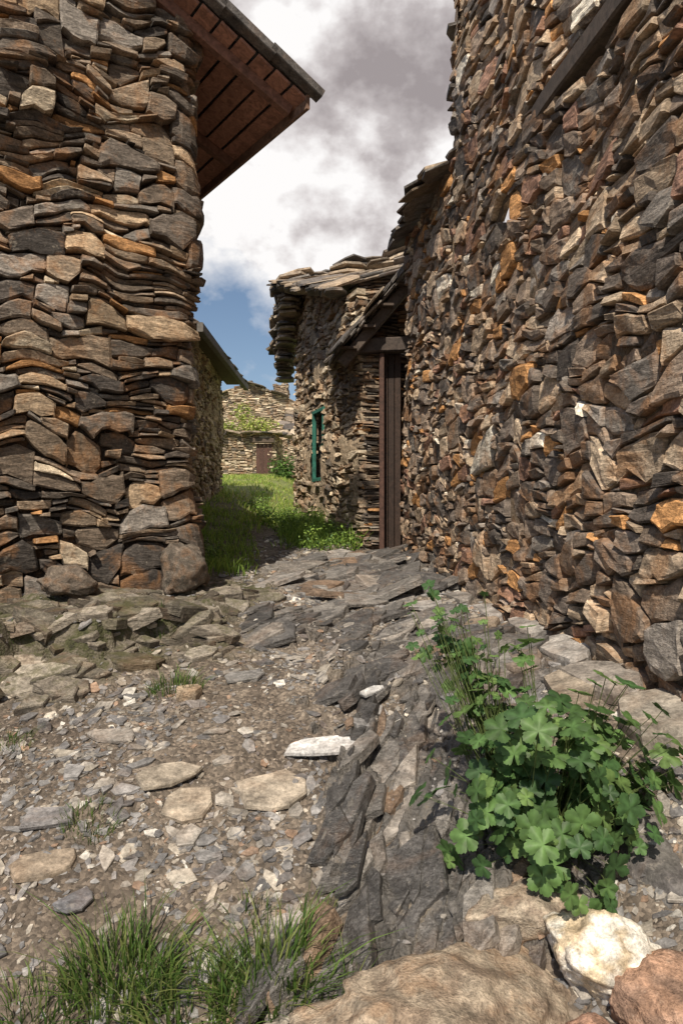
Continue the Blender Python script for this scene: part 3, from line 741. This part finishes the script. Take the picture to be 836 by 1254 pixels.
v.merge(leafcloud((-3.0,24.6,3.1),(.8,.5,.35),700,.12,GY,9))
v.merge(leafcloud((-3.6,25,3.6),(.5,.4,.5),300,.12,GY,10))
v.obj('vine',M_leaf)
# ---------------------------------------------------------------- geranium
LP=[(0,0)]
for k in range(5):
    c_=math.radians(-132+k*66)
    for da,r_ in ((-32,.60),(-30,.78),(-24,.90),(-19,.84),(-12,.97),(-5,.98),(0,1.04),(5,.98),(12,.97),(19,.84),(24,.90),(30,.78),(32,.60)):
        LP.append((c_+math.radians(da),r_*(1 if k in(1,2,3) else .9)))
def geranium():
    r=np.random.default_rng(21);lv=MB();st=MB()
    bx,by=.66,2.15;bz=float(H(bx,by))
    leaves=[]
    for i in range(360):
        a=r.uniform(0,6.283);el=math.asin(r.uniform(-.5,1.0));q=r.uniform(.55,1.05) if i<260 else r.uniform(.3,.7)
        lump=1+.22*math.sin(a*3+el*2)+.12*math.sin(a*7+1)
        p=np.array([bx+.37*math.cos(a)*math.cos(el)*q*lump+.02,by+.26*math.sin(a)*math.cos(el)*q*lump,bz+.17+.42*math.sin(el)*q*lump])
        nn=np.array([math.cos(a)*math.cos(el)*.7,math.sin(a)*math.cos(el)*.7-.3,.45+math.sin(el)*.6])+r.normal(size=3)*.3
        p[2]=max(p[2],float(H(p[0],p[1]))+.03)
        leaves.append((p,nn,r.uniform(.024,.054),(bx+r.normal()*.04,by+r.normal()*.03,bz)))
    for i in range(120):
        t=r.uniform(.0,1);p=np.array([bx-.08-.24*t+r.normal()*.06,by+.12+.12*t+r.normal()*.05,bz+.36+.34*t+r.normal()*.06])
        leaves.append((p,np.array([-.2,-.4,.8])+r.normal(size=3)*.5,r.uniform(.014,.034),(bx-.1+r.normal()*.03,by+.1,bz)))
    for p,nn,s,b0 in leaves:
        nn=nn/np.linalg.norm(nn)
        out=p-np.array(b0);out/=np.linalg.norm(out)
        t=out-nn*(out@nn);t/=max(np.linalg.norm(t),1e-5);q=np.cross(nn,t)
        cup=r.uniform(-.15,.3)
        P1=LP[1:]
        inner=[p+(t*math.cos(a)+q*math.sin(a))*rr**.3*s*.45+nn*s*(.01+.03*math.cos(a*5.45)) for a,rr in P1]
        outer=[p+(t*math.cos(a)+q*math.sin(a))*rr*s*1.03+nn*s*(cup*rr*rr*.5+.05*math.cos(a*5.45)-.22*rr*rr*max(0,math.cos(a))) for a,rr in P1]
        V=[p-nn*s*.04]+inner+outer
        n=len(P1);F=[(0,1+i,2+i) for i in range(n-1)]+[(1+i,1+n+i,2+n+i,2+i) for i in range(n-1)]
        base_=np.array([[.07,.135,.042],[.09,.165,.05],[.05,.105,.036],[.13,.21,.065]])[r.integers(4)]*r.uniform(.75,1.25)
        C=np.tile(base_,(len(V),1));C[0]*=1.4;C[1:1+n]*=1.0+.22*np.array([math.cos(a*5.45) for a,_ in P1])[:,None]
        lv.add(V,F,C)
        b0=np.array(b0);mid=(b0+p)/2+np.array([0,0,.05])+r.normal(size=3)*.02
        VV=[];FF=[]
        for k,tt in enumerate(np.linspace(0,1,6)):
            cpt=b0*(1-tt)**2+2*mid*tt*(1-tt)+(p-nn*s*.05)*tt**2
            for j in range(3):
                VV.append(cpt+.0016*np.array([math.cos(j*2.1),math.sin(j*2.1),0]))
            if k:
                for j in range(3):
                    j2=(j+1)%3;FF.append(((k-1)*3+j,(k-1)*3+j2,k*3+j2,k*3+j))
        st.add(VV,FF,(.12,.16,.055))
    e=empty('geranium_plant')
    lv.obj('leaves',M_leaf,e,smooth=True);st.obj('stems',M_leaf,e)
geranium()
# ---------------------------------------------------------------- world
wd=bpy.data.worlds.new('World');scene.world=wd;wd.use_nodes=True;nt=wd.node_tree
for n_ in list(nt.nodes): nt.nodes.remove(n_)
out=N(nt,'ShaderNodeOutputWorld')
sunv=Vector((-.22,-1,1.2)).normalized()
sky=N(nt,'ShaderNodeTexSky',sky_type='NISHITA');sky.sun_disc=False
sky.sun_elevation=math.asin(sunv.z);sky.sun_rotation=math.atan2(sunv.x,sunv.y)
bg1=N(nt,'ShaderNodeBackground');bg1.inputs[1].default_value=.10
nt.links.new(sky.outputs[0],bg1.inputs[0])
tc=N(nt,'ShaderNodeTexCoord').outputs['Generated']
def mapped(loc,sz=1.3):
    mp=N(nt,'ShaderNodeMapping');mp.inputs['Scale'].default_value=(1,1,sz);mp.inputs['Location'].default_value=loc;nt.links.new(tc,mp.inputs[0]);return mp.outputs[0]
L0=(.35,.1,.2)
cn=noise(nt,mapped(L0),4.2,9,.56,.0)
cnb=noise(nt,mapped((L0[0]-.03,L0[1]-.03,L0[2]+.065)),4.2,6,.54,.0)
sx=N(nt,'ShaderNodeSeparateXYZ');nt.links.new(tc,sx.inputs[0])
mr=N(nt,'ShaderNodeMapRange',interpolation_type='SMOOTHSTEP');nt.links.new(sx.outputs[2],mr.inputs[0])
mr.inputs[1].default_value=.28;mr.inputs[2].default_value=.41;mr.inputs[3].default_value=-.17;mr.inputs[4].default_value=.26
my=N(nt,'ShaderNodeMapRange',interpolation_type='SMOOTHSTEP');nt.links.new(sx.outputs[1],my.inputs[0])
my.inputs[1].default_value=-.5;my.inputs[2].default_value=.4;my.inputs[3].default_value=-.26;my.inputs[4].default_value=0
cov=math_(nt,'MULTIPLY_ADD',sx.outputs[0],.45,math_(nt,'ADD',cn.outputs['Fac'],mr.outputs[0]))
cov=math_(nt,'ADD',cov,my.outputs[0])
cm=ramp(nt,cov,[(.40,0),(.48,.4),(.58,1)])
sh=math_(nt,'MULTIPLY_ADD',math_(nt,'SUBTRACT',cn.outputs['Fac'],cnb.outputs['Fac']),3.8,.56)
big=noise(nt,mapped((2.3,1.1,.7)),2.4,3,.5,.0)
sh=math_(nt,'ADD',sh,math_(nt,'MULTIPLY_ADD',big.outputs['Fac'],1.2,-.60))
sh=math_(nt,'MULTIPLY_ADD',sx.outputs[0],-.9,sh)
cc=ramp(nt,sh,[(.10,(.36,.32,.325)),(.40,(.54,.495,.495)),(.62,(.78,.74,.735)),(.85,(1.0,.98,.97))])
bg2=N(nt,'ShaderNodeBackground');bg2.inputs[1].default_value=1.0;nt.links.new(cc.outputs[0],bg2.inputs[0])
ms=N(nt,'ShaderNodeMixShader');nt.links.new(cm.outputs[0],ms.inputs[0]);nt.links.new(bg1.outputs[0],ms.inputs[1]);nt.links.new(bg2.outputs[0],ms.inputs[2])
nt.links.new(ms.outputs[0],out.inputs[0])
sl=bpy.data.lights.new('sun','SUN');sl.energy=5.0;sl.angle=math.radians(1);sl.color=(1,.90,.75)
so=bpy.data.objects.new('sun',sl);scene.collection.objects.link(so);so.rotation_euler=sunv.to_track_quat('Z','Y').to_euler()
# ---------------------------------------------------------------- camera
cd=bpy.data.cameras.new('camera');cd.sensor_fit='VERTICAL';cd.sensor_height=36;cd.sensor_width=24;cd.lens=24;cd.clip_end=2000;cd.clip_start=.02
co=bpy.data.objects.new('camera',cd);scene.collection.objects.link(co);co.location=(0,0,0);co.rotation_euler=(math.radians(90),0,0)
scene.camera=co
scene.view_settings.view_transform='Standard';scene.view_settings.look='None';scene.view_settings.exposure=0
